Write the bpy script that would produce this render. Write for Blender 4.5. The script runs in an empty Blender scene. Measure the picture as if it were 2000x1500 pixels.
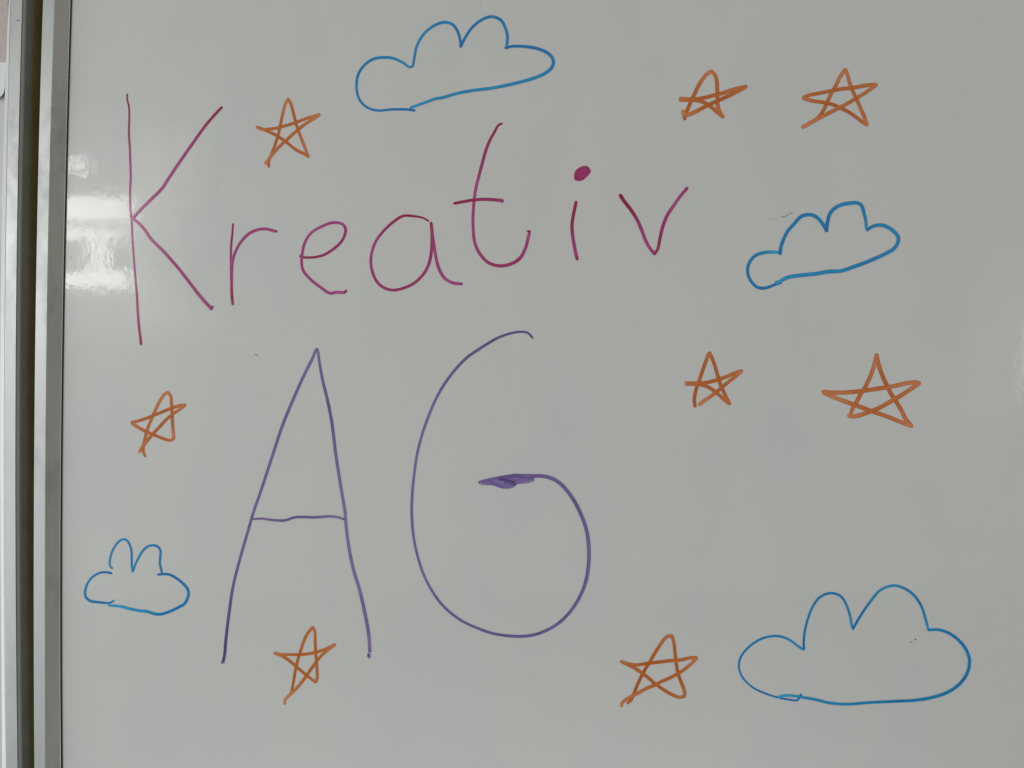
import bpy, math, random
from mathutils import Vector, noise

# ---------------------------------------------------------------- camera
S = 0.0004                 # metres on the board per photo pixel
D = 0.592                  # camera distance from the board
ZC = 1.40                  # height of the picture's centre above the floor
scene = bpy.context.scene
cam_data = bpy.data.cameras.new("camera")
cam = bpy.data.objects.new("camera", cam_data)
scene.collection.objects.link(cam)
cam.location = (0.0, -D, ZC)
cam.rotation_euler = (math.radians(90), 0, 0)
cam_data.sensor_width = 36.0
cam_data.lens = 36.0 * D / (2000 * S)
cam_data.clip_start = 0.01
cam_data.clip_end = 100.0
scene.camera = cam

# ---------------------------------------------------------------- world and lamps
world = bpy.data.worlds.new("World")
scene.world = world
world.use_nodes = True
bgn = world.node_tree.nodes["Background"]
bgn.inputs[0].default_value = (0.388, 0.385, 0.366, 1)
bgn.inputs[1].default_value = 1.0
scene.view_settings.view_transform = 'Standard'
scene.view_settings.look = 'None'
scene.view_settings.exposure = 0.0
scene.view_settings.gamma = 1.0


def area_lamp(name, loc, rot, sx, sy, radiance, colour):
    ld = bpy.data.lights.new(name, 'AREA')
    ld.shape = 'RECTANGLE'
    ld.size, ld.size_y = sx, sy
    ld.energy = radiance * math.pi * sx * sy
    ld.color = colour
    o = bpy.data.objects.new(name, ld)
    o.location = loc
    o.rotation_euler = rot
    scene.collection.objects.link(o)
    return o


def aim(o, target):
    d = Vector(target) - Vector(o.location)
    o.rotation_euler = d.to_track_quat('-Z', 'Y').to_euler()


# big daylight window along the left side of the classroom
k = area_lamp("window_daylight", (-2.1, -1.1, 0.95), (0, 0, 0), 1.6, 1.5, 1.95, (0.92, 1.0, 1.0))
aim(k, (0, 0, 1.3))
k = area_lamp("low_fill_light", (0.05, -1.15, 0.28), (0, 0, 0), 2.0, 0.36, 2.0, (0.90, 0.99, 1.0))  # fill lamp added near the floor to grade the board's brightness
aim(k, (0, 0, 1.4))

k = area_lamp("upper_right_fill", (1.6, -1.0, 3.2), (0, 0, 0), 1.2, 0.6, 1.6, (1.0, 0.98, 0.90))  # lamp added at upper right, lightens the frame's inner side towards the top
aim(k, (-0.3, 0, 1.6))

# window openings behind the camera, mirrored in the board; dim lamps added for glow
LD = 2.5


def window_glare_lamp(x0, x1, y0, y1, radiance, colour=(1.0, 1.0, 0.97)):
    f = (D + LD) / D
    X = ((x0 + x1) / 2 - 1000) * S * f
    Z = ZC - ((y0 + y1) / 2 - 750) * S * f
    area_lamp("window_glare_lamp", (X, -LD - random.random() * 0.02, Z), (math.radians(90), 0, 0),
              (x1 - x0) * S * f, (y1 - y0) * S * f, radiance, colour)


random.seed(3)
window_glare_lamp(60, 427, 262, 480, 0.35, (0.97, 1.0, 1.0))
window_glare_lamp(20, 300, 215, 620, 0.5, (0.97, 1.0, 1.0))
window_glare_lamp(40, 262, 365, 585, 1.0, (1.0, 1.0, 0.98))  # added broad fill behind the bright openings
window_glare_lamp(255, 372, 250, 640, 0.45, (1.0, 1.0, 0.98))  # dim nested lamps added for the soft glow beside the openings
window_glare_lamp(255, 332, 340, 610, 0.35, (1.0, 1.0, 0.98))
window_glare_lamp(255, 296, 380, 590, 0.35, (1.0, 1.0, 0.98))
window_glare_lamp(60, 462, 606, 668, 0.35, (0.97, 1.0, 1.0))
window_glare_lamp(20, 252, 382, 430, 11.0)
window_glare_lamp(20, 250, 444, 470, 9.5)
window_glare_lamp(174, 208, 472, 526, 12)
window_glare_lamp(20, 250, 528, 562, 12)
window_glare_lamp(131, 167, 309, 335, 16)
window_glare_lamp(1900, 2200, 560, 820, 0.22, (0.98, 1.0, 0.95))  # added broad dim fill around the right-hand glare
window_glare_lamp(2004, 2200, 630, 780, 3.8, (0.98, 1.0, 0.95))

# ---------------------------------------------------------------- helpers


def W(px, py, h=0.0):
    """board coordinates (photo pixels, height above the board) to the world"""
    f = S * (D - h) / D
    return ((px - 1000) * f, -h, ZC - (py - 750) * f)


def link(name, verts, faces, mat, parent=None, smooth=False):
    me = bpy.data.meshes.new(name)
    me.from_pydata(verts, [], faces)
    me.update()
    if mat:
        me.materials.append(mat)
    if smooth:
        for p in me.polygons:
            p.use_smooth = True
    o = bpy.data.objects.new(name, me)
    scene.collection.objects.link(o)
    if parent:
        o.parent = parent
        o.matrix_parent_inverse = parent.matrix_world.inverted()
    return o


def empty(name, loc):
    o = bpy.data.objects.new(name, None)
    o.location = loc
    o.empty_display_size = 0.02
    scene.collection.objects.link(o)
    bpy.context.view_layer.update()
    return o


def tag(o, label, cat, group=None):
    o['label'] = label
    o['category'] = cat
    if group:
        o['group'] = group


def lin(c):
    c /= 255.0
    return c / 12.92 if c <= 0.04045 else ((c + 0.055) / 1.055) ** 2.4


def pig(r, g, b):
    """pigment colour from how it reads next to the (166,169,163) board"""
    ref = 0.70
    return (max(0.004, lin(r) / lin(166) * ref), max(0.004, lin(g) / lin(169) * ref),
            max(0.004, lin(b) / lin(163) * ref), 1)


def new_mat(name):
    m = bpy.data.materials.new(name)
    m.use_nodes = True
    nt = m.node_tree
    return m, nt, nt.nodes["Principled BSDF"]


def node(nt, kind, **kw):
    n = nt.nodes.new(kind)
    for a, v in kw.items():
        setattr(n, a, v)
    return n


def add_noise(nt, coord, scale, detail=2.0, rough=0.5, stretch=(1, 1, 1)):
    mp = node(nt, 'ShaderNodeMapping')
    mp.inputs['Scale'].default_value = stretch
    nt.links.new(coord, mp.inputs['Vector'])
    n = node(nt, 'ShaderNodeTexNoise')
    n.inputs['Scale'].default_value = scale
    n.inputs['Detail'].default_value = detail
    n.inputs['Roughness'].default_value = rough
    nt.links.new(mp.outputs[0], n.inputs['Vector'])
    return n


def enamel_relief(nt, bsdf, coat_in=True):
    """orange peel and slight waviness of the enamel, same for board and ink"""
    geo = node(nt, 'ShaderNodeNewGeometry')
    pos = geo.outputs['Position']
    n1 = add_noise(nt, pos, 130.0, 3.0, 0.55, (1.35, 1, 0.8))
    n2 = add_noise(nt, pos, 22.0, 1.0, 0.5, (1, 1, 1.6))
    b1 = node(nt, 'ShaderNodeBump')
    b1.inputs['Strength'].default_value = 1.0
    b1.inputs['Distance'].default_value = 0.00006
    nt.links.new(n2.outputs[0], b1.inputs['Height'])
    b2 = node(nt, 'ShaderNodeBump')
    b2.inputs['Strength'].default_value = 1.0
    b2.inputs['Distance'].default_value = 0.000048
    nt.links.new(n1.outputs[0], b2.inputs['Height'])
    nt.links.new(b1.outputs[0], b2.inputs['Normal'])
    nt.links.new(b2.outputs[0], bsdf.inputs['Normal'])
    nt.links.new(b2.outputs[0], bsdf.inputs['Coat Normal'])
    return pos


def mix_col(nt, fac, a, b):
    m = node(nt, 'ShaderNodeMix', data_type='RGBA')
    if hasattr(fac, 'is_linked') or not isinstance(fac, (int, float)):
        nt.links.new(fac, m.inputs['Factor'])
    else:
        m.inputs['Factor'].default_value = fac
    for sock, v in ((m.inputs['A'], a), (m.inputs['B'], b)):
        if isinstance(v, tuple):
            sock.default_value = v
        else:
            nt.links.new(v, sock)
    return m.outputs['Result']


def rng(nt, val, a, b, c, d):
    m = node(nt, 'ShaderNodeMapRange')
    m.inputs[1].default_value, m.inputs[2].default_value = a, b
    m.inputs[3].default_value, m.inputs[4].default_value = c, d
    nt.links.new(val, m.inputs[0])
    return m.outputs[0]


# ---------------------------------------------------------------- materials
def board_material():
    m, nt, b = new_mat("white_enamel")
    pos = enamel_relief(nt, b)
    cloud = add_noise(nt, pos, 7.0, 3.0, 0.6)
    wipe = add_noise(nt, pos, 8.0, 4.0, 0.6, (1.5, 1, 0.8))
    grain = add_noise(nt, pos, 1500.0, 1.0, 0.5)
    c1 = mix_col(nt, rng(nt, cloud.outputs[0], 0.35, 0.65, 0, 1), (0.722, 0.719, 0.696, 1), (0.727, 0.714, 0.704, 1))
    c2 = mix_col(nt, rng(nt, wipe.outputs[0], 0.46, 0.70, 0, 1), c1, (0.678, 0.690, 0.684, 1))
    c3 = mix_col(nt, rng(nt, grain.outputs[0], 0.3, 0.7, 0, 0.30), c2, (0.62, 0.63, 0.61, 1))
    nt.links.new(c3, b.inputs['Base Color'])
    nt.links.new(rng(nt, wipe.outputs[0], 0.3, 0.7, 0.30, 0.40), b.inputs['Roughness'])
    b.inputs['Specular IOR Level'].default_value = 0.6
    nt.links.new(rng(nt, wipe.outputs[0], 0.35, 0.7, 0.9, 0.55), b.inputs['Coat Weight'])
    b.inputs['Coat IOR'].default_value = 1.45
    cr = add_noise(nt, pos, 30.0, 3.0, 0.6)
    nt.links.new(rng(nt, cr.outputs[0], 0.35, 0.65, 0.035, 0.075), b.inputs['Coat Roughness'])
    return m


def ink_material(name, light, mid, deep):
    m, nt, b = new_mat(name)
    pos = enamel_relief(nt, b)
    at = node(nt, 'ShaderNodeAttribute', attribute_name='ink')
    n1 = add_noise(nt, pos, 170.0, 3.0, 0.6)
    ad = node(nt, 'ShaderNodeMath', operation='ADD')
    nt.links.new(at.outputs['Fac'], ad.inputs[0])
    nt.links.new(rng(nt, n1.outputs[0], 0.25, 0.75, -0.12, 0.12), ad.inputs[1])
    r = node(nt, 'ShaderNodeValToRGB')
    r.color_ramp.elements[0].position = 0.0
    r.color_ramp.elements[0].color = light
    r.color_ramp.elements[1].position = 1.0
    r.color_ramp.elements[1].color = deep
    e = r.color_ramp.elements.new(0.5)
    e.color = mid
    nt.links.new(ad.outputs[0], r.inputs[0])
    nt.links.new(r.outputs[0], b.inputs['Base Color'])
    b.inputs['Roughness'].default_value = 0.34
    b.inputs['Specular IOR Level'].default_value = 0.2
    b.inputs['Coat Weight'].default_value = 0.7
    b.inputs['Coat IOR'].default_value = 1.45
    b.inputs['Coat Roughness'].default_value = 0.08
    return m


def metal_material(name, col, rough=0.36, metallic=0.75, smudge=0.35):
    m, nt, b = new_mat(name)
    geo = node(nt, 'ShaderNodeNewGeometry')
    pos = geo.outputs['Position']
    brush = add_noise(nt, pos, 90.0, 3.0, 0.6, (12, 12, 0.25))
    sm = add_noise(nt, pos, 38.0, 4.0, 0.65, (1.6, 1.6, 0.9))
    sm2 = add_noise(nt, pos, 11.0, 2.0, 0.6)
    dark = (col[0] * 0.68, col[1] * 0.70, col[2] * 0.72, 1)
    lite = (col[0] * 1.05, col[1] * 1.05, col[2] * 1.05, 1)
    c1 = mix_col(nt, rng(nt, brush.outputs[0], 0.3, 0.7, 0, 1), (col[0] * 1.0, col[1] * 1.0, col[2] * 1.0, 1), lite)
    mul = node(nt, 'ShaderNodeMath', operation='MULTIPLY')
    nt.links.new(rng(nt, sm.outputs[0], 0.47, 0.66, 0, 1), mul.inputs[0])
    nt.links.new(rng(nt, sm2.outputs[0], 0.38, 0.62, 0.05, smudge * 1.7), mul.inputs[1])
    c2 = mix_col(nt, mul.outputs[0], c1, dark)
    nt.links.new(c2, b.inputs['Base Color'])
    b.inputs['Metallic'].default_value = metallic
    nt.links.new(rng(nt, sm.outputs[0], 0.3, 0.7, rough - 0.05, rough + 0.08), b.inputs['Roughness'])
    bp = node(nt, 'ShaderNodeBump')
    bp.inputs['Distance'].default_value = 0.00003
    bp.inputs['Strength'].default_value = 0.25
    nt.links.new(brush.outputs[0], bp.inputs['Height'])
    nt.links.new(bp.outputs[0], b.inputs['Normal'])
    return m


def flat_material(name, col, rough=0.7, spec=0.3, var=0.12, scale=60):
    m, nt, b = new_mat(name)
    geo = node(nt, 'ShaderNodeNewGeometry')
    n = add_noise(nt, geo.outputs['Position'], scale, 3.0, 0.6)
    c = mix_col(nt, rng(nt, n.outputs[0], 0.3, 0.7, 0, 1),
                tuple(v * (1 - var) for v in col) + (1,), tuple(v * (1 + var) for v in col) + (1,))
    nt.links.new(c, b.inputs['Base Color'])
    b.inputs['Roughness'].default_value = rough
    b.inputs['Specular IOR Level'].default_value = spec
    return m


M_BOARD = board_material()
M_MAG = ink_material("magenta_ink", pig(153, 82, 126), pig(136, 44, 98), pig(121, 0, 54))
M_BLUE = ink_material("blue_ink", pig(34, 136, 170), pig(0, 110, 153), pig(0, 88, 143))
M_ORA = ink_material("orange_ink", pig(176, 116, 78), pig(158, 87, 32), pig(146, 70, 10))
M_PUR = ink_material("purple_ink", pig(118, 106, 140), pig(98, 82, 130), pig(66, 50, 94))
M_ALU = metal_material("brushed_aluminium", (0.555, 0.565, 0.56))
M_ALU_SHADE = metal_material("shaded_aluminium_side", (0.40, 0.385, 0.355), 0.5, 0.5)  # darker base stands in for the dark room this slope reflects
M_BEVEL = metal_material("aluminium_edge_sheen", (0.88, 0.92, 0.94), 0.4, 0.25, 0.15)  # pale base paints in the edge's bright reflection
M_GASKET = flat_material("dark_rubber_gasket", (0.055, 0.052, 0.05), 0.6)
M_LIP = metal_material("thin_metal_lip", (0.72, 0.71, 0.68), 0.4, 0.5)
M_STEEL = flat_material("grey_painted_edge", (0.31, 0.31, 0.26), 0.5, 0.4)
M_BROWN = flat_material("brown_edge_strip", (0.33, 0.25, 0.115), 0.6, 0.3)
M_WALL = flat_material("shaded_olive_wall", (0.30, 0.24, 0.13), 0.8, 0.2)
M_SCUFF = flat_material("grey_scuff", (0.30, 0.28, 0.275), 0.6)
M_SCUFF_PALE = flat_material("pale_scuff", (0.52, 0.51, 0.50), 0.6)
M_BLACK = flat_material("black_speck", (0.02, 0.02, 0.022), 0.6)
M_CARD = flat_material("white_laminated_card", (0.90, 0.93, 0.96), 0.3, 0.5, 0.02)
M_PINK = flat_material("pink_printed_card", (0.62, 0.51, 0.50), 0.35, 0.5, 0.10, 300)
M_CARDSHADE = flat_material("card_edge_shadow", (0.10, 0.10, 0.10), 0.5)  # dark tone paints in the shadow along the card's rim

# ---------------------------------------------------------------- curves along the rails
YS = [0, 300, 600, 750, 900, 1200, 1350, 1500]
EDGE = dict(
    s0=[17.0, 6.2, 1.0, 0.4, 0.6, 1.8, 2.8, 4.0],
    s1=[21.2, 15.0, 9.6, 8.4, 8.4, 9.6, 11.0, 12.4],
    s2=[44.4, 37.2, 31.8, 31.3, 30.8, 32.0, 33.5, 35.0],
    s3=[50.4, 43.6, 38.4, 37.8, 37.2, 39.0, 40.2, 41.6],
    a=[83.6, 74.4, 68.8, 67.2, 65.8, 64.4, 65.4, 66.2],
    b=[108.2, 98.4, 92.4, 91.6, 90.2, 88.2, 89.0, 90.2],
    c=[138.2, 129.2, 122.6, 121.4, 119.8, 117.2, 118.0, 119.6],
    d=[141.4, 132.2, 126.0, 124.6, 122.8, 120.8, 121.6, 123.2],
)


def polyfit(xs, ys, deg=4):
    n = deg + 1
    xs = [(x - 750) / 750 for x in xs]
    A = [[sum(x ** (i + j) for x in xs) for j in range(n)] + [sum(y * x ** i for x, y in zip(xs, ys))] for i in range(n)]
    for i in range(n):
        p = max(range(i, n), key=lambda r: abs(A[r][i]))
        A[i], A[p] = A[p], A[i]
        for r in range(n):
            if r != i:
                f = A[r][i] / A[i][i]
                A[r] = [u - f * v for u, v in zip(A[r], A[i])]
    return [A[i][n] / A[i][i] for i in range(n)]


FIT = {kk: polyfit(YS, v, 3) for kk, v in EDGE.items()}


def ex(name, y):
    co = FIT[name]

    def val(t):
        return sum(cc * t ** i for i, cc in enumerate(co))
    t = (y - 750) / 750
    if t > 1:
        return val(1) + (val(1) - val(0.98)) / 0.02 * (t - 1)
    if t < -1:
        return val(-1) + (val(-1) - val(-0.98)) / 0.02 * (t + 1)
    return val(t)


Y0, Y1 = -420, 1920
ROWS = [Y0 + (Y1 - Y0) * i / 78 for i in range(79)]


def rail(name, prof, mat, parent, smooth=False):
    """prof: list of functions y -> (px, h); px is where that edge reads in the photo at height h"""
    verts, faces = [], []
    n = len(prof)
    for y in ROWS:
        for f in prof:
            px, h = f(y)
            X, Yw, _ = W(px, y, h)
            verts.append((X, Yw, ZC - (y - 750) * S))
    for r in range(len(ROWS) - 1):
        for i in range(n - 1):
            q = r * n + i
            faces.append((q, q + n, q + n + 1, q + 1))
    # close the two cut ends
    faces.append(tuple(range(n)))
    faces.append(tuple(reversed(range((len(ROWS) - 1) * n, len(ROWS) * n))))
    # closing back face
    for r in range(len(ROWS) - 1):
        q = r * n
        faces.append((q, q + n - 1, q + n - 1 + n, q + n))
    return link(name, verts, faces, mat, parent, smooth)


def solid(px_at_h, h_from, h_to):
    """photo x, at height h_to, of a point straight below the one seen at px_at_h, h_from"""
    X = (px_at_h - 1000) * (D - h_from)
    return 1000 + X / (D - h_to)


H = 0.008
# ---- main board
board = empty("whiteboard", (0, 0, ZC - 1170 * S))
tag(board, "large white enamel whiteboard panel carrying the handwriting and drawings, with bowed aluminium rail", "whiteboard")


def board_panel(name, f_left, x_right, mat, parent, nx=2, h=0.0, th=0.012):
    v, f = [], []
    for y in ROWS:
        for X in (f_left(y), x_right(y) if callable(x_right) else x_right):
            p = W(X, y, h)
            v.append((p[0], -h, p[2]))
    nb = len(v)
    v += [(a_, -h + th, c_) for a_, _, c_ in v]
    for r in range(len(ROWS) - 1):
        q = 2 * r
        f.append((q, q + 2, q + 3, q + 1))
        f.append((nb + q, nb + q + 1, nb + q + 3, nb + q + 2))
        f.append((q, nb + q, nb + q + 2, q + 2))
        f.append((q + 1, q + 3, nb + q + 3, nb + q + 1))
    e = nb - 2
    f.append((0, 1, nb + 1, nb))
    f.append((e, nb + e, nb + e + 1, e + 1))
    return link(name, v, f, mat, parent)


board_panel("writing_surface", lambda y: ex('d', y) - 3.0, 2700, M_BOARD, board)
bev = 0.0006
rail("frame_rail", [
    lambda y: (solid(ex('a', y), H, -0.018), -0.018),
    lambda y: (solid(ex('a', y), H, H - bev), H - bev),
    lambda y: (ex('a', y) + 1.1, H),
    lambda y: (ex('b', y) - 1.3, H),
    lambda y: (ex('b', y) - 0.2, H - bev),
    lambda y: (ex('b', y) + 1.2, H - 0.0011),
], M_ALU, board)
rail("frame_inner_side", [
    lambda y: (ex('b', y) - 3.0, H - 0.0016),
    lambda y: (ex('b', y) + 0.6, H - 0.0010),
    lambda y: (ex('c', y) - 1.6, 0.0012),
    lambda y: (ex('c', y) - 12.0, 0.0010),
], M_ALU_SHADE, board)
rail("trim_lip", [
    lambda y: (ex('c', y) - 2.2, 0.0012),
    lambda y: (ex('c', y) - 1.6, 0.0018),
    lambda y: (ex('c', y) - 0.5, 0.0016),
    lambda y: (ex('c', y) - 0.4, 0.0004),
    lambda y: (ex('c', y) - 2.2, 0.0003),
], M_LIP, board)
rail("gasket", [
    lambda y: (ex('c', y) - 0.6, 0.0002),
    lambda y: (ex('c', y) - 0.4, 0.0006),
    lambda y: (ex('d', y) - 0.6, 0.0005),
    lambda y: (ex('d', y), 0.00005),
    lambda y: (ex('c', y) - 0.6, 0.00005),
], M_GASKET, board)

# ---- left wing
wing = empty("whiteboard_wing", (W(-150, 0)[0], 0, ZC - 1170 * S))
tag(wing, "narrow sliver of a second whiteboard wing at the left edge, beyond the dark gap", "whiteboard")
board_panel("writing_surface", lambda y: -700.0, lambda y: ex('s0', y) + 12.0, M_BOARD, wing, h=0.001)
rail("frame_rail", [
    lambda y: (ex('s1', y) - 3.0, -0.006),
    lambda y: (ex('s1', y) - 0.8, H - 0.0006),
    lambda y: (ex('s1', y) + 0.4, H),
    lambda y: (ex('s2', y) - 0.9, H),
    lambda y: (ex('s2', y), H - 0.0005),
    lambda y: (ex('s2', y) + 0.6, H - 0.0035),
    lambda y: (ex('s2', y) + 0.6, -0.006),
], M_ALU, wing)
rail("bevelled_edge", [
    lambda y: (ex('s0', y), 0.0012),
    lambda y: (ex('s0', y) + 0.4, H - 0.0024),
    lambda y: (ex('s1', y) - 1.0, H - 0.0008),
    lambda y: (ex('s1', y) - 1.0, 0.0012),
], M_BEVEL, wing)
rail("stepped_lip", [
    lambda y: (ex('s2', y) + 0.1, H - 0.0043),
    lambda y: (ex('s2', y) + 0.9, H - 0.0030),
    lambda y: (ex('s3', y) - 1.0, H - 0.0030),
    lambda y: (ex('s3', y), H - 0.0035),
    lambda y: (solid(ex('s3', y), H - 0.0035, H - 0.0050), H - 0.0050),
], M_LIP, wing)
rail("outer_side", [
    lambda y: (solid(ex('s3', y), H - 0.0045, H - 0.0051) - 8, H - 0.0051),
    lambda y: (solid(ex('s3', y), H - 0.0045, H - 0.0051), H - 0.0051),
    lambda y: (solid(ex('s3', y), H - 0.0045, -0.0064), -0.0064),
    lambda y: (solid(ex('s3', y), H - 0.0045, -0.0064) - 8, -0.0064),
], M_STEEL, wing)
rail("edge_strip", [
    lambda y: (solid(ex('s3', y), H - 0.0045, -0.0066) - 10, -0.0066),
    lambda y: (solid(ex('s3', y), H - 0.0045, -0.0066) + 0.4, -0.0066),
    lambda y: (solid(ex('s3', y), H - 0.0045, -0.020) + 0.4, -0.020),
    lambda y: (solid(ex('s3', y), H - 0.0045, -0.020) - 10, -0.020),
], M_BROWN, wing)

# wall behind both boards
x0, x1, z0, z1 = -3.5, 3.5, 0.0, 2.9
v = [(x0, 0.03, z0), (x1, 0.03, z0), (x1, 0.03, z1), (x0, 0.03, z1),
     (x0, 0.13, z0), (x1, 0.13, z0), (x1, 0.13, z1), (x0, 0.13, z1)]
wall = link("wall", v, [(0, 1, 2, 3), (5, 4, 7, 6), (4, 0, 3, 7), (1, 5, 6, 2), (3, 2, 6, 7), (4, 5, 1, 0)], M_WALL)
wall['kind'] = 'structure'

# dark classroom floor below
v = [(-3.5, -4.5, 0), (3.5, -4.5, 0), (3.5, 0.13, 0), (-3.5, 0.13, 0),
     (-3.5, -4.5, -0.05), (3.5, -4.5, -0.05), (3.5, 0.13, -0.05), (-3.5, 0.13, -0.05)]
floor = link("floor", v, [(0, 1, 2, 3), (5, 4, 7, 6), (4, 5, 1, 0), (6, 7, 3, 2), (5, 6, 2, 1), (7, 4, 0, 3)],
             flat_material("brown_linoleum", (0.11, 0.095, 0.08), 0.6, 0.3))
floor['kind'] = 'structure'

# ---- card on the left wing: two-tone, rounded corner


def card():
    t = empty("card", W(0, 190, 0.0012))
    tag(t, "laminated card on the left wing, pink above and white below, with a rounded corner", "card")
    hb, ht = 0.0012, 0.0042

    def outline(inset, ytop, ybot, rounded):
        pts = [(-160, ytop)]
        for i in range(13):
            y = ytop + (ybot - (22 if rounded else 0) - ytop) * i / 12
            pts.append((17.0 - 0.020 * max(0, y) - 0.00011 * max(0, y) ** 2 - inset, y))
        if rounded:
            xr = pts[-1][0]
            for i in range(1, 9):
                an = math.pi / 2 * i / 8
                pts.append((xr - 13 + 13 * math.cos(an), ybot - 22 + (22 - inset) * math.sin(an)))
        pts.append((-160, ybot - (inset if rounded else 0)))
        return pts
    for nm, mat, pts, h0, h1 in (
            ("card_edge", M_CARDSHADE, outline(0, -300, 192, True), hb, ht - 0.0004),
            ("printed_face", M_PINK, outline(1.0, -299, 121, False), ht - 0.0004, ht),
            ("blank_face", M_CARD, outline(1.0, 121.3, 191, True), ht - 0.0004, ht)):
        n = len(pts)
        v = [W(x, y, h1) for x, y in pts] + [W(x, y, h0) for x, y in pts]
        f = [tuple(range(n))]
        for i in range(n):
            j = (i + 1) % n
            f.append((i, n + i, n + j, j))
        link(nm, v, f, mat, t)


card()

# ---------------------------------------------------------------- marker strokes


def spline(pts, step=1.6):
    """Catmull-Rom (centripetal-ish) through (x, y, w, d), resampled"""
    out = []
    P = [pts[0]] + list(pts) + [pts[-1]]
    if len(pts) == 1:
        return [pts[0]]
    for i in range(1, len(P) - 2):
        p0, p1, p2, p3 = P[i - 1], P[i], P[i + 1], P[i + 2]
        L = math.hypot(p2[0] - p1[0], p2[1] - p1[1])
        n = max(1, int(L / step))
        d0 = max(1e-3, math.hypot(p1[0] - p0[0], p1[1] - p0[1])) ** 0.5
        d1 = max(1e-3, L) ** 0.5
        d2 = max(1e-3, math.hypot(p3[0] - p2[0], p3[1] - p2[1])) ** 0.5
        for s in range(n):
            t = s / n
            r = []
            for c in range(4):
                if c < 2:
                    if i == 1:
                        m1 = (p2[c] - p1[c])
                    else:
                        m1 = ((p1[c] - p0[c]) / d0 - (p2[c] - p0[c]) / (d0 + d1) + (p2[c] - p1[c]) / d1) * d1
                    if i == len(P) - 3:
                        m2 = (p2[c] - p1[c])
                    else:
                        m2 = ((p2[c] - p1[c]) / d1 - (p3[c] - p1[c]) / (d1 + d2) + (p3[c] - p2[c]) / d2) * d1
                    h00 = 2 * t ** 3 - 3 * t ** 2 + 1
                    h10 = t ** 3 - 2 * t ** 2 + t
                    h01 = -2 * t ** 3 + 3 * t ** 2
                    h11 = t ** 3 - t ** 2
                    r.append(h00 * p1[c] + h10 * m1 + h01 * p2[c] + h11 * m2)
                else:
                    r.append(p1[c] + (p2[c] - p1[c]) * t)
            out.append(tuple(r))
    out.append(tuple(P[-2]))
    return out


ACROSS = [-1.0, -0.86, -0.55, 0.0, 0.55, 0.86, 1.0]
EDGE_D = [0.16, 0.20, 0.02, -0.10, -0.04, 0.12, 0.10]
SEED = [0.0]


def ribbon(verts, faces, ink, pts, h0):
    """one pen movement as a thin inked ribbon with round ends; returns the height reached"""
    sp = spline(pts)
    h = h0
    SEED[0] += 17.3
    sd = SEED[0]
    n = len(sp)
    nrm = []
    for i in range(n):
        a_, b_ = sp[max(0, i - 1)], sp[min(n - 1, i + 1)]
        dx, dy = b_[0] - a_[0], b_[1] - a_[1]
        L = math.hypot(dx, dy) or 1.0
        nrm.append((-dy / L, dx / L))
    base = len(verts)
    K = len(ACROSS)
    skew = 0.10 * noise.noise(Vector((sd, 3.1, 0)))
    for i, (x, y, w, dd) in enumerate(sp):
        jw = 1.0 + 0.05 * noise.noise(Vector((i * 0.13, sd, 0))) + 0.03 * noise.noise(Vector((i * 0.6, sd, 5)))
        r = w / 2 * jw
        var = 0.16 * noise.noise(Vector((i * 0.05, sd, 9)))
        nx, ny = nrm[i]
        for j, s in enumerate(ACROSS):
            verts.append(W(x + nx * s * r, y + ny * s * r, h + (0.00002 if abs(s) < 0.9 else 0)))
            st = 0.07 * noise.noise(Vector((i * 0.035, sd + j * 3.7, 2)))
            ink.append(dd + EDGE_D[j] + var + st + skew * s)
        if i:
            q = base + (i - 1) * K
            for j in range(K - 1):
                faces.append((q + j, q + j + 1, q + K + j + 1, q + K + j))
        h += 0.0000002
    for end in (0, n - 1):
        x, y, w, dd = sp[end]
        nx, ny = nrm[end]
        tx, ty = (-ny, nx) if end == 0 else (ny, -nx)
        # tangent pointing outwards
        if end == 0:
            ox, oy = sp[0][0] - sp[min(1, n - 1)][0], sp[0][1] - sp[min(1, n - 1)][1]
        else:
            ox, oy = sp[-1][0] - sp[max(0, n - 2)][0], sp[-1][1] - sp[max(0, n - 2)][1]
        L = math.hypot(ox, oy) or 1.0
        ox, oy = ox / L, oy / L
        r = w / 2
        row = base + (0 if end == 0 else (n - 1) * K)
        hh = -verts[row][1]
        c = len(verts)
        verts.append(W(x, y, hh + 0.00002))
        ink.append(dd - 0.02)
        m = 9
        ring = []
        for s in range(m + 1):
            an = math.pi * s / m
            px = x + (nx * math.cos(an) + ox * math.sin(an)) * r
            py = y + (ny * math.cos(an) + oy * math.sin(an)) * r
            ring.append(len(verts))
            verts.append(W(px, py, hh))
            ink.append(dd + 0.16)
        for s in range(m):
            faces.append((c, ring[s], ring[s + 1]))
    return h + 0.000012


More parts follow.
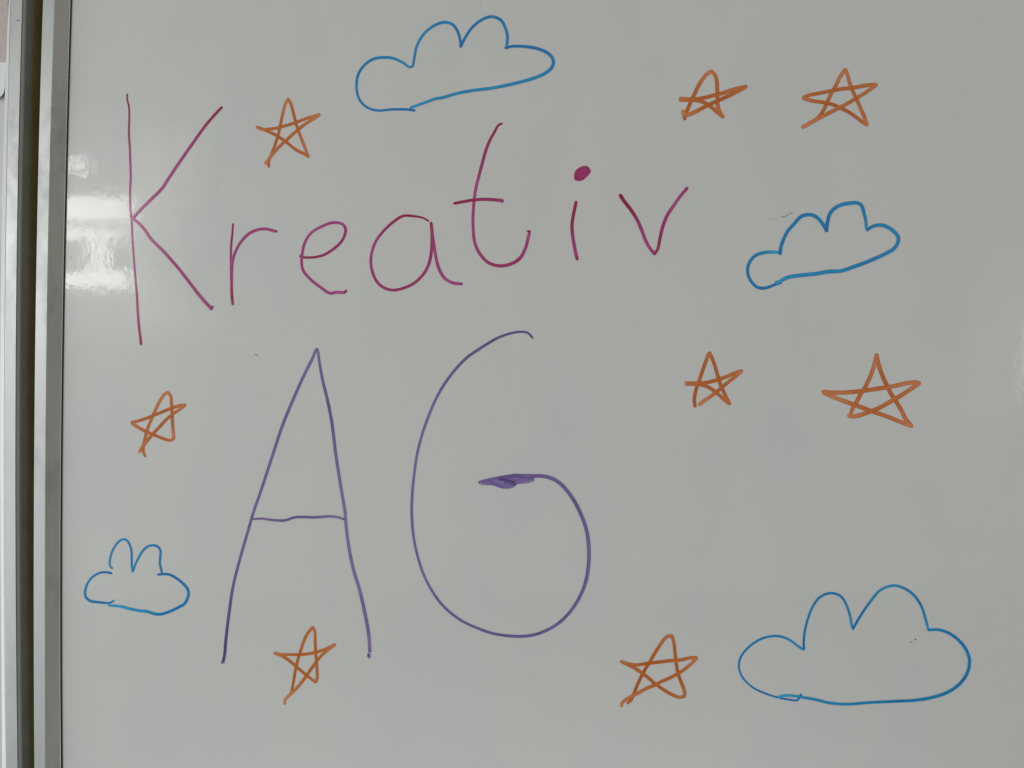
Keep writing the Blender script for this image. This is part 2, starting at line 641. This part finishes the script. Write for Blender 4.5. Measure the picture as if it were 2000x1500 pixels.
def pen(name, strokes, mat, parent=None, h0=0.00012, fills=()):
    """strokes: list of point lists (already photo pixels, with width and density)"""
    verts, faces, ink = [], [], []
    h = h0
    for outline, dens in fills:
        n = len(outline)
        sp = spline([(x, y, 1, 0) for x, y in outline + outline[:1]], 1.2)[:-1]
        cx = sum(p[0] for p in sp) / len(sp)
        cy = sum(p[1] for p in sp) / len(sp)
        b = len(verts)
        verts.append(W(cx, cy, h))
        ink.append(dens)
        rings = [0.35, 0.65, 0.88, 1.0]
        m = len(sp)
        for ri, rr in enumerate(rings):
            for p in sp:
                x, y = cx + (p[0] - cx) * rr, cy + (p[1] - cy) * rr
                verts.append(W(x, y, h))
                ink.append(dens + 0.25 * noise.noise(Vector((x * 0.10, y * 0.35, 1))) + (0.15 if rr == 1 else 0))
        for i in range(m):
            j = (i + 1) % m
            faces.append((b, b + 1 + i, b + 1 + j))
            for ri in range(len(rings) - 1):
                q = b + 1 + ri * m
                faces.append((q + i, q + m + i, q + m + j, q + j))
        h += 0.00001
    for s in strokes:
        h = ribbon(verts, faces, ink, s, h)
    o = link(name, verts, faces, mat, parent, True)
    at = o.data.attributes.new('ink', 'FLOAT', 'POINT')
    at.data.foreach_set('value', [min(1.0, max(0.0, v)) for v in ink])
    return o


def T(raw, ox, oy, k, w, d):
    """raw 'x,y x,y[,w[,d]] ...' measured in an enlarged crop; w and d are (start, end) or numbers"""
    pts = [tuple(float(q) for q in p.split(',')) for p in raw.split()]
    n = len(pts)
    acc = [0.0]
    for i in range(1, n):
        acc.append(acc[-1] + math.hypot(pts[i][0] - pts[i - 1][0], pts[i][1] - pts[i - 1][1]))
    tot = acc[-1] or 1.0

    def along(v, t):
        if isinstance(v, (int, float)):
            return v
        m = len(v) - 1
        q = min(m - 1, int(t * m))
        return v[q] + (v[q + 1] - v[q]) * (t * m - q)
    out = []
    for p, a_ in zip(pts, acc):
        t = a_ / tot
        out.append((ox + p[0] / k, oy + p[1] / k, p[2] if len(p) > 2 else along(w, t), p[3] if len(p) > 3 else along(d, t)))
    return out


def letter(ch, label, parts, mat, anchor):
    t = empty("letter", W(anchor[0], anchor[1], 0.0001))
    tag(t, label, "letter", "handwritten letters on the whiteboard")
    h = 0.00012
    for nm, strokes, fills in parts:
        pen(nm, strokes, mat, t, h, fills)
        h += 0.00010
    return t


# --- K
letter('K', "tall thin magenta capital K, the first letter, beside the bright window reflection", [
    ("stroke", [T("248.4,184 248.6,195 251.6,208 252.4,230 251.6,258 253.2,286 254.4,320 255,350 253.6,380 255.2,416 256.6,432 258.6,470 261.6,510 264,544 267,576 269,610 271,636 274,660 275,672",
                  0, 0, 1, (3.2, 4.2, 4.0, 3.6, 4.2, 5.0), (0.9, 0.62, 0.5, 0.35, 0.5, 0.55)),
                T("274.2,664 275,670", 0, 0, 1, 4, 0.95)], ()),
    ("stroke", [T("432.4,210 422,221 402,244 376,280 348,320 330,347 316,368 292,392 268,416 259.5,426", 0, 0, 1, (5.2, 5.4, 5.6, 5.8, 5.2), (0.95, 0.6, 0.55, 0.5, 0.3)),
                T("258,427.5 266,432 280,446 294,466 320,492 348,524 370,552 390,578 412.4,603", 0, 0, 1, (5.0, 5.8, 5.6, 6.0), (0.35, 0.5, 0.55, 0.45)),
                T("412.6,602.5 414.8,598.5", 0, 0, 1, (5, 3.5), 0.9)], ())],
    M_MAG, (262, 672))
# --- r
letter('r', "magenta small letter r with a hooked arm, just right of the capital K", [
    ("stroke", [T("454.8,438 453.6,456 451.2,480 450.8,504 451.2,532 451.6,560 453,584 454.4,594", 0, 0, 1, (4.0, 4.6, 4.6, 5.4, 5.0), (1.0, 0.75, 0.55, 0.6)),
                T("454.2,593 452.6,570 452.4,534 454,512 458,496 468,476 484,458 500,449.6 518,447 537,451.4", 0, 0, 1, (5.0, 5.2, 5.0, 6.0, 5.6), (0.8, 0.6, 0.55, 0.5, 0.4)),
                T("538.4,451.8 539,452", 0, 0, 1, 5.0, 0.9)], ())],
    M_MAG, (452, 596))
# --- e
letter('e', "magenta small letter e with an open angular lower bowl, between r and a", [
    ("stroke", [T("586.4,500.2 592,502.4 600,503 616,502 632,498 646,490 664,475 672.5,461 674.6,446 668,437.5 650,434.8 626,443.5 608,454.5 596,472 591,490 588.8,510 592,528 608,547 626,561 644,572.6 656,571 671,571.4",
                  0, 0, 1, (4.4, 5.4, 5.6, 5.4, 5.2, 5.4, 5.8), (0.95, 0.8, 0.55, 0.45, 0.5, 0.6, 0.3)),
                T("673.6,571 675.6,568", 0, 0, 1, 5.0, 0.8)], ())],
    M_MAG, (632, 574))
# --- a
letter('a', "magenta small letter a with a round bowl and a long tail, left of t", [
    ("stroke", [T("837,431.6 826,425.6 808,422.2 788,421.6 772,430.5 752,448 736,468 728,486 724.2,508 727,530 736,550 750,562 768,566.6 790,562 810,552 828,534 838,514 842.6,490 843.6,462 841.8,437",
                  0, 0, 1, (3.4, 5.6, 5.2, 5.4, 5.6, 5.6, 6.0, 5.2), (1.0, 0.85, 0.55, 0.6, 0.8, 0.6, 0.65, 0.7)),
                T("842,436 845,462 848,482 852,506 857,524 868,543 884,552.4 898,554.2", 0, 0, 1, (5.6, 5.6, 6.2, 6.0), (0.8, 0.5, 0.45, 0.35)),
                T("900.6,554.4 901.4,554.4", 0, 0, 1, 5.2, 0.85)], ())],
    M_MAG, (812, 568))
# --- t
letter('t', "magenta small letter t with a crossbar and deep hooked foot, left of the dotted i", [
    ("stroke", [T("979.4,241.6 974,244 965,259 956,275.5 948.5,295 941.8,319 935,344.5 929,370 925.3,397 923.8,422.5 923.8,437.5 925.3,463 929,479.5 939.5,499 954.5,513.3 975.5,519.3 999.5,514.8 1016,503.5 1026.5,484 1032.5,460 1033.8,455",
                  0, 0, 1, (4.6, 6.0, 6.0, 5.8, 5.8, 6.2, 6.6, 5.8), (0.95, 0.7, 0.5, 0.42, 0.5, 0.6, 0.65, 0.35)),
                T("1034,452 1029,451.4", 0, 0, 1, (5.4, 2.2), 0.8)], ()),
    ("crossbar", [T("888,397 905,393.8 926,390.4 950,389.2 976,391", 0, 0, 1, (5.4, 6.0, 6.4), (1.0, 0.9, 0.8, 0.6)),
                  T("979.6,391.8 980.6,392.2", 0, 0, 1, 7.2, 0.62)], ())],
    M_MAG, (975, 522))
# --- i
sp_pts = []
for q in range(60):
    an = q * 0.42
    rr = 3.0 + 7.6 * q / 59
    sp_pts.append("%.2f,%.2f" % (1137.0 + rr * 1.14 * math.cos(an) - 0.22 * rr * math.sin(an), 339.6 + rr * 0.96 * math.sin(an) - 0.28 * rr * math.cos(an)))
letter('i', "magenta small letter i with a big scribbled dot, between t and v", [
    ("stroke", [T("1125,395.4 1120.3,418 1117.3,437.5 1117.7,454 1121.8,481 1125.6,500", 0, 0, 1, (6.2, 6.4, 6.6, 6.6), (1.0, 0.95, 0.6, 0.45)),
                T("1126.4,502 1127.2,505.5", 0, 0, 1, 6.4, 0.65)], ()),
    ("dot", [T(' '.join(sp_pts), 0, 0, 1, 4.2, (0.75, 0.55, 0.7, 0.55, 0.8, 0.6))],
     [([(1121.3, 349.5), (1122.2, 337), (1129, 328.5), (1140, 324), (1147.5, 324.8), (1152, 330), (1153.9, 334.8),
        (1150.5, 340.5), (1144.5, 346.5), (1137, 352.4), (1129.5, 353.6), (1123.5, 351.8)], 0.62)])],
    M_MAG, (1127, 508))
# --- v
letter('v', "magenta small letter v, last letter of the top word", [
    ("stroke", [T("1212,382 1218,391.5 1233,411 1245,430.5 1254,451.5 1261.5,471 1269,484.5 1278.4,495.6", 0, 0, 1, (7.4, 7.0, 6.6, 6.4), (1.0, 1.0, 0.6, 0.5, 0.4)),
                T("1279,495.4 1284.8,486 1288.5,468 1294.5,442.5 1303.5,420 1315.5,402 1327.5,384.8 1341.8,367.8", 0, 0, 1, (5.4, 6.6, 6.8, 6.4, 6.2), (0.75, 0.85, 0.6, 0.45, 0.5)),
                T("1339.5,370.5 1341.5,368", 0, 0, 1, 6.0, 0.6)], ())],
    M_MAG, (1279, 498))
# --- A
letter('A', "tall narrow purple capital A with a wavy crossbar, lower left", [
    ("stroke", [T("435.2,1293 438.4,1280 441,1250 447,1200 455,1146 469,1090 484,1038 495,1000 509,960 532,890 552,830 576,772 596,728 610,700 617,683",
                  0, 0, 1, (6.0, 5.6, 5.2, 5.4, 5.6, 5.8, 5.4), (0.95, 0.75, 0.6, 0.5, 0.5, 0.6, 0.35)),
                T("617,684 619,681.5 621,688 622.6,700 629,738 640,784 648,826 656,890 667,960 673.6,1000 676,1030 682,1074 690,1112 702,1152 710,1186 720,1240 722,1272",
                  0, 0, 1, (4.6, 5.6, 5.8, 5.6, 5.8, 6.4, 6.2), (0.45, 0.75, 0.55, 0.3, 0.35, 0.3, 0.5, 0.35)),
                T("433,1294.6 437,1293.6", 0, 0, 1, 3.4, 0.55),
                T("720,1279 720.6,1283", 0, 0, 1, 6.2, 0.45), T("719.8,1279.6 720.2,1280", 0, 0, 1, 3.2, 1.0)], ()),
    ("crossbar", [T("494,1014 512,1013 530,1015.6 556,1016.4 576,1010.4 616,1010.4 646,1008.6 662,1011 670,1013.6", 0, 0, 1, (3.6, 5.0, 4.8, 5.2, 4.6), (0.6, 0.6, 0.7, 0.6, 0.3)),
                  T("671,1014 673.4,1014.8", 0, 0, 1, 3.6, 1.0)], ())],
    M_PUR, (578, 1294))
# --- G
letter('G', "large round purple capital G with a scribbled inner bar, right of the A", [
    ("stroke", [T("1040,659.4 1030,649.8 1016,648 996,651.4 972,660 940,679 910,700 880,733 856,770 838,810 824,850 814,890 808.4,930 805.4,960 804,1000 807,1044 814,1080 828,1124 850,1164 870,1188 900,1211.5 930,1226 966,1238 1016,1243 1050,1238 1084,1222 1110,1199 1130,1170 1144,1136 1149.6,1100 1150,1070 1146,1038 1136,1008 1120,976 1100,950 1084,937.4 1064,930.4 1040,929.6 1010,929",
                  0, 0, 1, (4.2, 5.6, 5.4, 5.0, 5.2, 4.8, 5.0, 5.6, 6.2, 7.0, 7.0, 7.0), (0.8, 0.75, 0.5, 0.4, 0.5, 0.4, 0.6, 0.65, 0.5, 0.6, 0.65, 0.5))], ()),
    ("scribble", [T("650,375 760,372 860,400", 900, 900, 10, 5, (0.35, 0.3)), T("640,400 740,415 850,425", 900, 900, 10, 3.5, 0.2),
                  T("600,440 760,480 900,505 1020,500", 900, 900, 10, (3, 4.5), (0.8, 0.3)),
                  T("720,345 900,305 1100,285 1230,315", 900, 900, 10, (4, 7), (0.8, 0.75)),
                  T("1080,425 1250,410 1390,385", 900, 900, 10, 5, (0.4, 0.15)),
                  T("780,360 900,385 1000,420 1055,455", 900, 900, 10, (5, 7), 0.92), T("865,430 880,435", 900, 900, 10, 3, 1.0),
                  T("370,425 460,440 540,440", 900, 900, 10, (5, 4), 0.3)],
     [([(934, 940), (942, 937.2), (956, 933.8), (975, 930), (995, 926.8), (1010, 926), (1030, 926.5), (1040, 929), (1043, 934),
        (1043, 938.5), (1038, 941.5), (1025, 944), (1008.5, 946), (1005, 949), (1003, 952), (996, 954), (985, 954.5),
        (975, 952.5), (962, 948), (950, 947.5), (940, 946), (934.5, 943)], 0.5)])],
    M_PUR, (1016, 1246))

# --- stars
STARS = [
    ("small orange star left of the top cloud, between K and t", 480, 170, 8.3333, (5.6, 5.8), [
        "372,1288 375,1200 402,1130 442,1030 490,900 530,770 562,620 602,430 650,262 682,205",
        "690,200 730,270 768,400 808,560 850,700 900,830 950,960 1015,1125",
        "1012,1130 960,1092 820,1022 720,945 620,868 500,790 350,715 250,675 185,652",
        "190,662 270,690 400,682 550,655 800,580 1000,505 1190,450",
        "1185,462 1100,518 960,605 840,700 700,825 600,915 500,1015 420,1110 360,1190 322,1240"]),
    ("squashed orange star with a long flat right arm, left of the two at top right", 1310, 110, 10, (7.2, 7.6), [
        "275,1218 272,1140 322,1050 385,910 450,770 530,600 620,450 720,335 800,295",
        "805,298 862,360 898,480 908,650 912,800 918,950 955,1080 1015,1178",
        "1012,1175 930,1110 830,1020 720,940 600,880 450,852 300,850 195,848",
        "200,822 400,840 600,818 800,772 1000,722 1250,640 1462,590",
        "1465,595 1300,688 1100,785 900,875 700,965 500,1072 350,1135 262,1152",
        "250,1085,9 262,1130,10"]),
    ("orange star at top right with a long thin lower left tail", 1550, 120, 10, (6.8, 7.4), [
        "180,1280,5 300,1208 420,1140 520,1050 590,940 650,810 740,620 820,480 900,320 990,175",
        "1015,160 1050,250 1090,400 1150,560 1230,740 1310,920 1380,1080 1430,1230",
        "1425,1232 1330,1170 1200,1070 1080,990 900,900 760,840 600,802 350,765 205,720",
        "195,700 300,660 500,620 750,570 950,535 1150,515 1400,470 1600,452",
        "1612,460 1540,512 1400,610 1220,720 1050,820 900,902 700,1000 500,1105 350,1188 185,1278"]),
    ("small orange star whose left arm ends in two prongs, middle right", 1320, 670, 10, (6.8, 7.2), [
        "375,1228 360,1130 375,1000 412,850 462,720 530,520 600,320 645,210",
        "660,195 705,290 770,470 830,680 880,830 960,1010 1045,1180",
        "1040,1182 950,1110 850,1020 780,960 650,870 500,815 350,802 195,814,4",
        "190,768,4 400,782 600,772 800,722 1000,652 1150,590 1278,545",
        "1282,552 1150,662 950,822 800,950 650,1062 550,1130 465,1195"]),
    ("widest orange star with a sharp tall top point, far right of the middle row", 1590, 670, 8.3333, (8.0, 8.4), [
        "600,1150,6 622,1080 680,980 760,830 830,720 900,580 960,420 1005,270 1020,200",
        "1020,190,6 1045,320 1100,500 1180,680 1250,820 1340,960 1430,1110 1500,1250 1582,1348",
        "1580,1350 1400,1280 1200,1200 1000,1130 850,1075 650,1002 450,930 280,862 160,805",
        "155,792 300,805 500,805 700,790 850,770 1050,740 1300,700 1500,655 1650,642 1705,655",
        "1705,662 1550,765 1400,862 1250,950 1050,1060 900,1120 750,1172 640,1192 575,1182"]),
    ("small leaning orange star at far left, below the K", 240, 750, 10, (5.6, 6.4), [
        "430,1410,5 400,1320 396,1230 410,1150 450,980 490,850 550,700 600,590 660,450 740,300 820,195 875,165",
        "880,165 930,230 945,350 955,500 960,650 970,800 985,980 988,1055",
        "985,1065 940,1100 800,1072 650,1012 560,975 450,928 300,850 185,772",
        "180,745 250,732 400,690 600,612 800,532 950,470 1100,425 1205,412",
        "1205,418 1100,500 980,582 850,690 700,850 570,990 430,1160 360,1260 315,1330,4.5"]),
    ("lanky orange star with a long foot, standing under the legs of the A", 520, 1210, 8.3333, (5.2, 6.2), [
        "410,1180 440,1030 470,850 502,700 550,540 602,380 670,230 755,130",
        "762,130 788,190 795,350 802,520 815,680 826,850 828,950 810,1010",
        "800,1018 730,968 650,905 550,820 480,760 350,652 250,590 145,552",
        "140,540,4 250,568 400,572 600,570 780,540 950,488 1108,415",
        "1108,420 1000,500 900,585 820,680 740,790 650,920 560,1040 480,1130 380,1225 300,1320,5 300,1368,5"]),
    ("orange star at the bottom with a forked left foot, left of the big cloud", 1200, 1230, 9.375, (6.2, 6.8), [
        "240,1350,4 310,1280 352,1180 400,1060 480,880 560,730 640,605 740,430 850,260 920,165 1000,112 1050,120",
        "1060,128 1090,250 1110,420 1130,600 1155,760 1190,880 1250,1030 1288,1160 1280,1210",
        "1275,1222 1190,1238 1080,1200 950,1130 800,1030 720,970 620,880 500,790 350,690 230,630 135,585",
        "140,575,4 250,625 400,645 600,618 800,595 1000,570 1200,555 1400,515 1490,512",
        "1500,522 1430,602 1300,712 1170,800 1000,890 850,955 750,1010 600,1070 450,1150 330,1212 200,1290 135,1350,5.5 130,1395,5.5"]),
]
random.seed(11)
for label, ox, oy, kk, w, parts in STARS:
    st = []
    for i, p in enumerate(parts):
        base = random.uniform(0.45, 0.7)
        st.append(T(p, ox, oy, kk, w, (base - (0.25 if i else 0), base + 0.1, base, base - 0.3)))
    o = pen("star_drawing", st, M_ORA)
    tag(o, label, "star", "orange marker stars on the whiteboard")

# --- clouds
CLOUDS = [
    ("blue outlined cloud at the top, above the letters a and t", 680, 0, 5, [
        ("645,1078 590,1070 430,1068 280,1078 180,1045 115,980 85,890 85,780 110,700 170,625 250,575 360,560 450,572 540,615 590,652 606,656", (4.8, 4.6, 4.8, 5.2, 5.4, 4.8), (1.0, 0.7, 0.6, 0.65, 0.6, 0.25)),
        ("608,655 628,645 645,570 670,450 740,330 840,250 940,217 1020,240 1070,310 1095,400 1098,455", (4.6, 5.0, 5.4, 4.6), (0.4, 0.5, 0.55, 0.65, 0.8)),
        ("1098,455 1130,390 1200,280 1300,195 1400,162 1490,195 1530,260 1555,350 1548,450", (5.2, 5.2, 5.6, 5.4), (0.85, 0.6, 0.7, 0.35)),
        ("1540,468 1600,452 1700,452 1830,470 1940,512 1990,560 2005,610 1985,662 1930,710 1820,760 1600,820 1400,860 1200,885 1050,915 930,950 850,965 750,1000 612,1050", (5.0, 6.0, 6.2, 6.2, 6.0, 5.8, 5.6, 4.6), (0.9, 0.8, 0.5, 0.45, 0.35, 0.4, 0.3, 0.15))]),
    ("thick blue cloud slanting upwards, to the right of the v", 1440, 380, 5.8824, [
        ("500,1012 430,1035 370,1060 300,1076 230,1064 170,1010 127,930 120,850 145,770 210,700 300,668 400,660 470,665", (5.4, 6.0, 6.2, 6.6, 6.4), (0.9, 0.8, 0.6, 0.65, 0.55, 0.2)),
        ("495,675 500,610 530,520 580,420 650,340 730,255 800,232 870,238 930,275 990,350 1024,410", (6.6, 6.8, 7.0, 7.0), (0.7, 0.55, 0.65, 0.5)),
        ("1025,415 1035,330 1060,230 1110,165 1190,120 1300,98 1380,96 1430,130 1455,210 1475,290 1485,380 1492,402", (6.8, 7.0, 7.4, 6.6, 5.6), (0.9, 0.6, 0.5, 0.6, 0.3)),
        ("1495,405 1550,368 1640,350 1720,370 1800,425 1848,485 1845,550 1800,620 1700,680 1500,770 1350,825 1200,875 1050,885 900,910 750,925 620,942 540,968 490,1000 448,1012", (6.0, 7.4, 7.2, 7.4, 7.4, 7.6, 7.4, 7.0), (0.7, 0.35, 0.5, 0.6, 0.5, 0.4, 0.35, 0.1))]),
    ("small blue cloud with rabbit-ear bumps and gaps in its outline, lower left", 150, 1040, 8.3333, [
        ("560,665 500,650 420,648 340,670 260,720 190,800 150,890 133,990 152,1060 220,1115 350,1135 500,1148 560,1138 600,1110", (4.4, 4.2, 4.4, 5.2, 5.0, 3.8), (1.0, 0.7, 0.6, 0.65, 0.7, 0.45)),
        ("575,582 540,545 535,470 560,350 610,240 680,150 760,110 820,135 870,230 890,330 892,450 895,560 908,635", (4.0, 4.2, 4.4, 4.2), (0.2, 0.6, 0.45, 0.6, 0.45)),
        ("910,635 950,520 1010,400 1080,290 1170,220 1250,210 1320,235 1360,300 1356,400 1350,500 1368,590 1382,645", (4.2, 4.4, 4.6, 4.4, 4.4), (0.5, 0.45, 0.55, 0.6, 0.4)),
        ("1325,685 1400,678 1480,680 1570,715 1680,790 1780,890 1815,970 1800,1070 1750,1160 1650,1220 1500,1290 1380,1328 1290,1330 1150,1290 1000,1270 850,1240 720,1205 620,1195 522,1187", (4.4, 5.0, 5.2, 5.4, 5.6, 5.8, 5.4, 4.4), (1.0, 0.8, 0.6, 0.7, 0.6, 0.3, 0.2, 0.1))]),
    ("largest blue cloud at lower right, drawn with a thin line", 1420, 1130, 4, [
        ("575,912 560,940 545,952 480,945 400,930 300,898 200,850 120,770 93,690 105,620 160,545 240,485 320,455 400,450 480,475 550,525 590,552", (3.8, 3.8, 3.8, 3.8, 4.4, 4.6, 4.8, 4.6), (1.0, 0.9, 0.6, 0.55, 0.6, 0.55, 0.2)),
        ("600,552 600,480 610,400 630,320 660,240 710,160 770,122 830,115 890,140 930,200 960,290 976,375", (4.4, 4.6, 4.8, 4.6), (0.9, 0.55, 0.6, 0.25)),
        ("984,392 1050,280 1120,180 1200,90 1300,55 1380,75 1460,130 1520,220 1555,330 1572,396", (5.0, 5.0, 5.0, 5.0), (0.8, 0.5, 0.35, 0.6, 0.2)),
        ("1575,402 1650,400 1740,430 1820,492 1870,560 1895,640 1880,730 1830,810 1740,880 1620,925 1480,950 1300,960 1100,970 940,982 800,972 700,948 600,930 500,915 430,918 402,928", (5.2, 6.0, 6.2, 6.4, 5.8, 5.4, 5.2, 5.4, 4.8), (0.5, 0.6, 0.65, 0.6, 0.7, 0.6, 0.4, 0.5, 0.15)),
        ("575,912 577,910", 4.6, 1.0)]),
]
for label, ox, oy, kk, parts in CLOUDS:
    st = [T(p, ox, oy, kk, w, d) for p, w, d in parts]
    o = pen("cloud_drawing", st, M_BLUE)
    tag(o, label, "cloud", "blue marker clouds on the whiteboard")

# ---------------------------------------------------------------- scuffs and specks


def mark(name, pts, w, mat, parent, h=0.00008):
    verts, faces = [], []
    n = len(pts)
    m = 6
    rows = []
    for i in range((n - 1) * m + 1):
        q = min(n - 2, i // m)
        t = i / m - q
        x = pts[q][0] + (pts[q + 1][0] - pts[q][0]) * t
        y = pts[q][1] + (pts[q + 1][1] - pts[q][1]) * t
        e = i / ((n - 1) * m)
        r = w / 2 * max(0.15, math.sin(math.pi * (0.04 + 0.92 * e))) * (1 + 0.3 * noise.noise(Vector((x, y, 1))))
        dx, dy = pts[q + 1][0] - pts[q][0], pts[q + 1][1] - pts[q][1]
        L = math.hypot(dx, dy) or 1
        rows.append((x - dy / L * r, y + dx / L * r, x + dy / L * r, y - dx / L * r))
    for a_, b_, c_, d_ in rows:
        verts += [W(a_, b_, h), W(c_, d_, h)]
    for i in range(len(rows) - 1):
        faces.append((2 * i, 2 * i + 1, 2 * i + 3, 2 * i + 2))
    return link(name, verts, faces, mat, parent)


for p in ([(1540.5, 416.4), (1548.5, 416.6)], [(1523.5, 423.3), (1530, 423.2), (1537, 424.2)], [(1534, 420.8), (1539, 421.6)],
          [(496.5, 691), (500, 692.6), (506, 696.5)], [(536, 418), (537, 419)]):
    mark("scuff", p, 1.7, M_SCUFF, board)
for p in ([(1499, 426.8), (1508, 427.3), (1519, 427.4)], [(492.8, 697), (494, 695)], [(508, 779.2), (511, 778.6)], [(513.5, 777.6), (519.8, 775.6)],
          [(1782, 1259), (1786, 1256)], [(1796, 1219.4), (1799, 1219)], [(1789, 1302.6), (1792, 1302.2)], [(1535, 419), (1544, 419.4)],
          [(333, 526), (335, 519)]):
    mark("scuff", p, 1.1, M_SCUFF_PALE, board)
for x, y, r in ((1778.8, 1254.6, 2.4), (1788.2, 1249.4, 2.6), (1784, 1253.2, 1.2), (306.6, 519, 1.5), (139, 502, 1.8), (148.4, 697.8, 1.5),
                (152.8, 869.2, 1.5), (147.4, 844, 1.1), (172, 836, 1.1), (938, 5, 1.8), (1027, 36, 1.4), (705, 20, 1.0),
                (161.6, 48.8, 1.0), (1565, 44, 1.6), (727, 608, 0.9), (989, 121, 0.8), (982, 235, 1.2), (1320, 880, 0.8), (1880, 980, 0.8)):
    mark("speck", [(x - r * 0.6, y), (x + r * 0.6, y - r * 0.25)], r * 1.15, M_BLACK if r > 1.9 else M_SCUFF, board)
mark("speck", [(33.6, 39.2), (37.2, 40.8)], 2.6, M_BLACK, wing, H + 0.00006)
mark("speck", [(134.2, 145.5), (133.6, 152)], 1.8, M_BLACK, board, 0.0022)


def film_glow_material():
    """dried cleaner film that also paints window glow: a pale veil fading as stored"""
    m, nt, b = new_mat("wipe_film_glow")
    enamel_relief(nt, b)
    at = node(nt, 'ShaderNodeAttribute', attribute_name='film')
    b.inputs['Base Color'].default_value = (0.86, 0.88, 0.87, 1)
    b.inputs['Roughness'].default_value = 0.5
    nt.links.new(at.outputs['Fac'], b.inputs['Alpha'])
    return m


M_FILM_GLOW = film_glow_material()


def wipe_glow_mark(left, right, strength, h=0.00006):
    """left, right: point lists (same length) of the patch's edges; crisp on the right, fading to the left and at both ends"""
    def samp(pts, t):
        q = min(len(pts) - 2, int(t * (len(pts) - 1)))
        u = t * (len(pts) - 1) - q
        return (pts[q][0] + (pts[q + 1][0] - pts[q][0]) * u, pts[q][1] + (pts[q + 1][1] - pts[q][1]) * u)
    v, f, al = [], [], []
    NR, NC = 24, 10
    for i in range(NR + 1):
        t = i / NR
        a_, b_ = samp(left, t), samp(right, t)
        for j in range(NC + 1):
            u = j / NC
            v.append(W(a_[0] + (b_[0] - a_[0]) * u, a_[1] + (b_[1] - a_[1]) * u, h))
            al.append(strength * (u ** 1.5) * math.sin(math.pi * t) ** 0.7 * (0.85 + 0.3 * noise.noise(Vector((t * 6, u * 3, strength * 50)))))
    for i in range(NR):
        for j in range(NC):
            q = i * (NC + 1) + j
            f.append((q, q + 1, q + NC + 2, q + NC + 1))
    o = link("wipe_glow_mark", v, f, M_FILM_GLOW, board)  # faint residue on the board, strengthened to paint in window glow
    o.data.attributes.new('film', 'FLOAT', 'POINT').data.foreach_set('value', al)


wipe_glow_mark([(372, 245), (376, 300), (380, 360), (384, 440)], [(421, 240), (425, 300), (428, 350), (431, 430)], 0.20)
wipe_glow_mark([(390, 590), (404, 620), (414, 668)], [(462, 580), (464, 622), (459, 672)], 0.17, 0.00007)
wipe_glow_mark([(286, 250), (300, 330), (296, 420)], [(345, 245), (352, 330), (346, 430)], 0.07, 0.00008)
wipe_glow_mark([(300, 470), (330, 530), (345, 590)], [(360, 460), (384, 530), (400, 600)], 0.08, 0.00009)
wipe_glow_mark([(484, 524), (481, 560), (480, 610)], [(489.5, 520), (487, 560), (484.5, 612)], 0.16, 0.00010)

for p in ([(19, 213), (24, 217)], [(18.2, 251), (22.4, 253.5)], [(17.6, 269), (26, 280)]):
    mark("scuff", p, 1.0, M_SCUFF_PALE, wing, H + 0.00006)
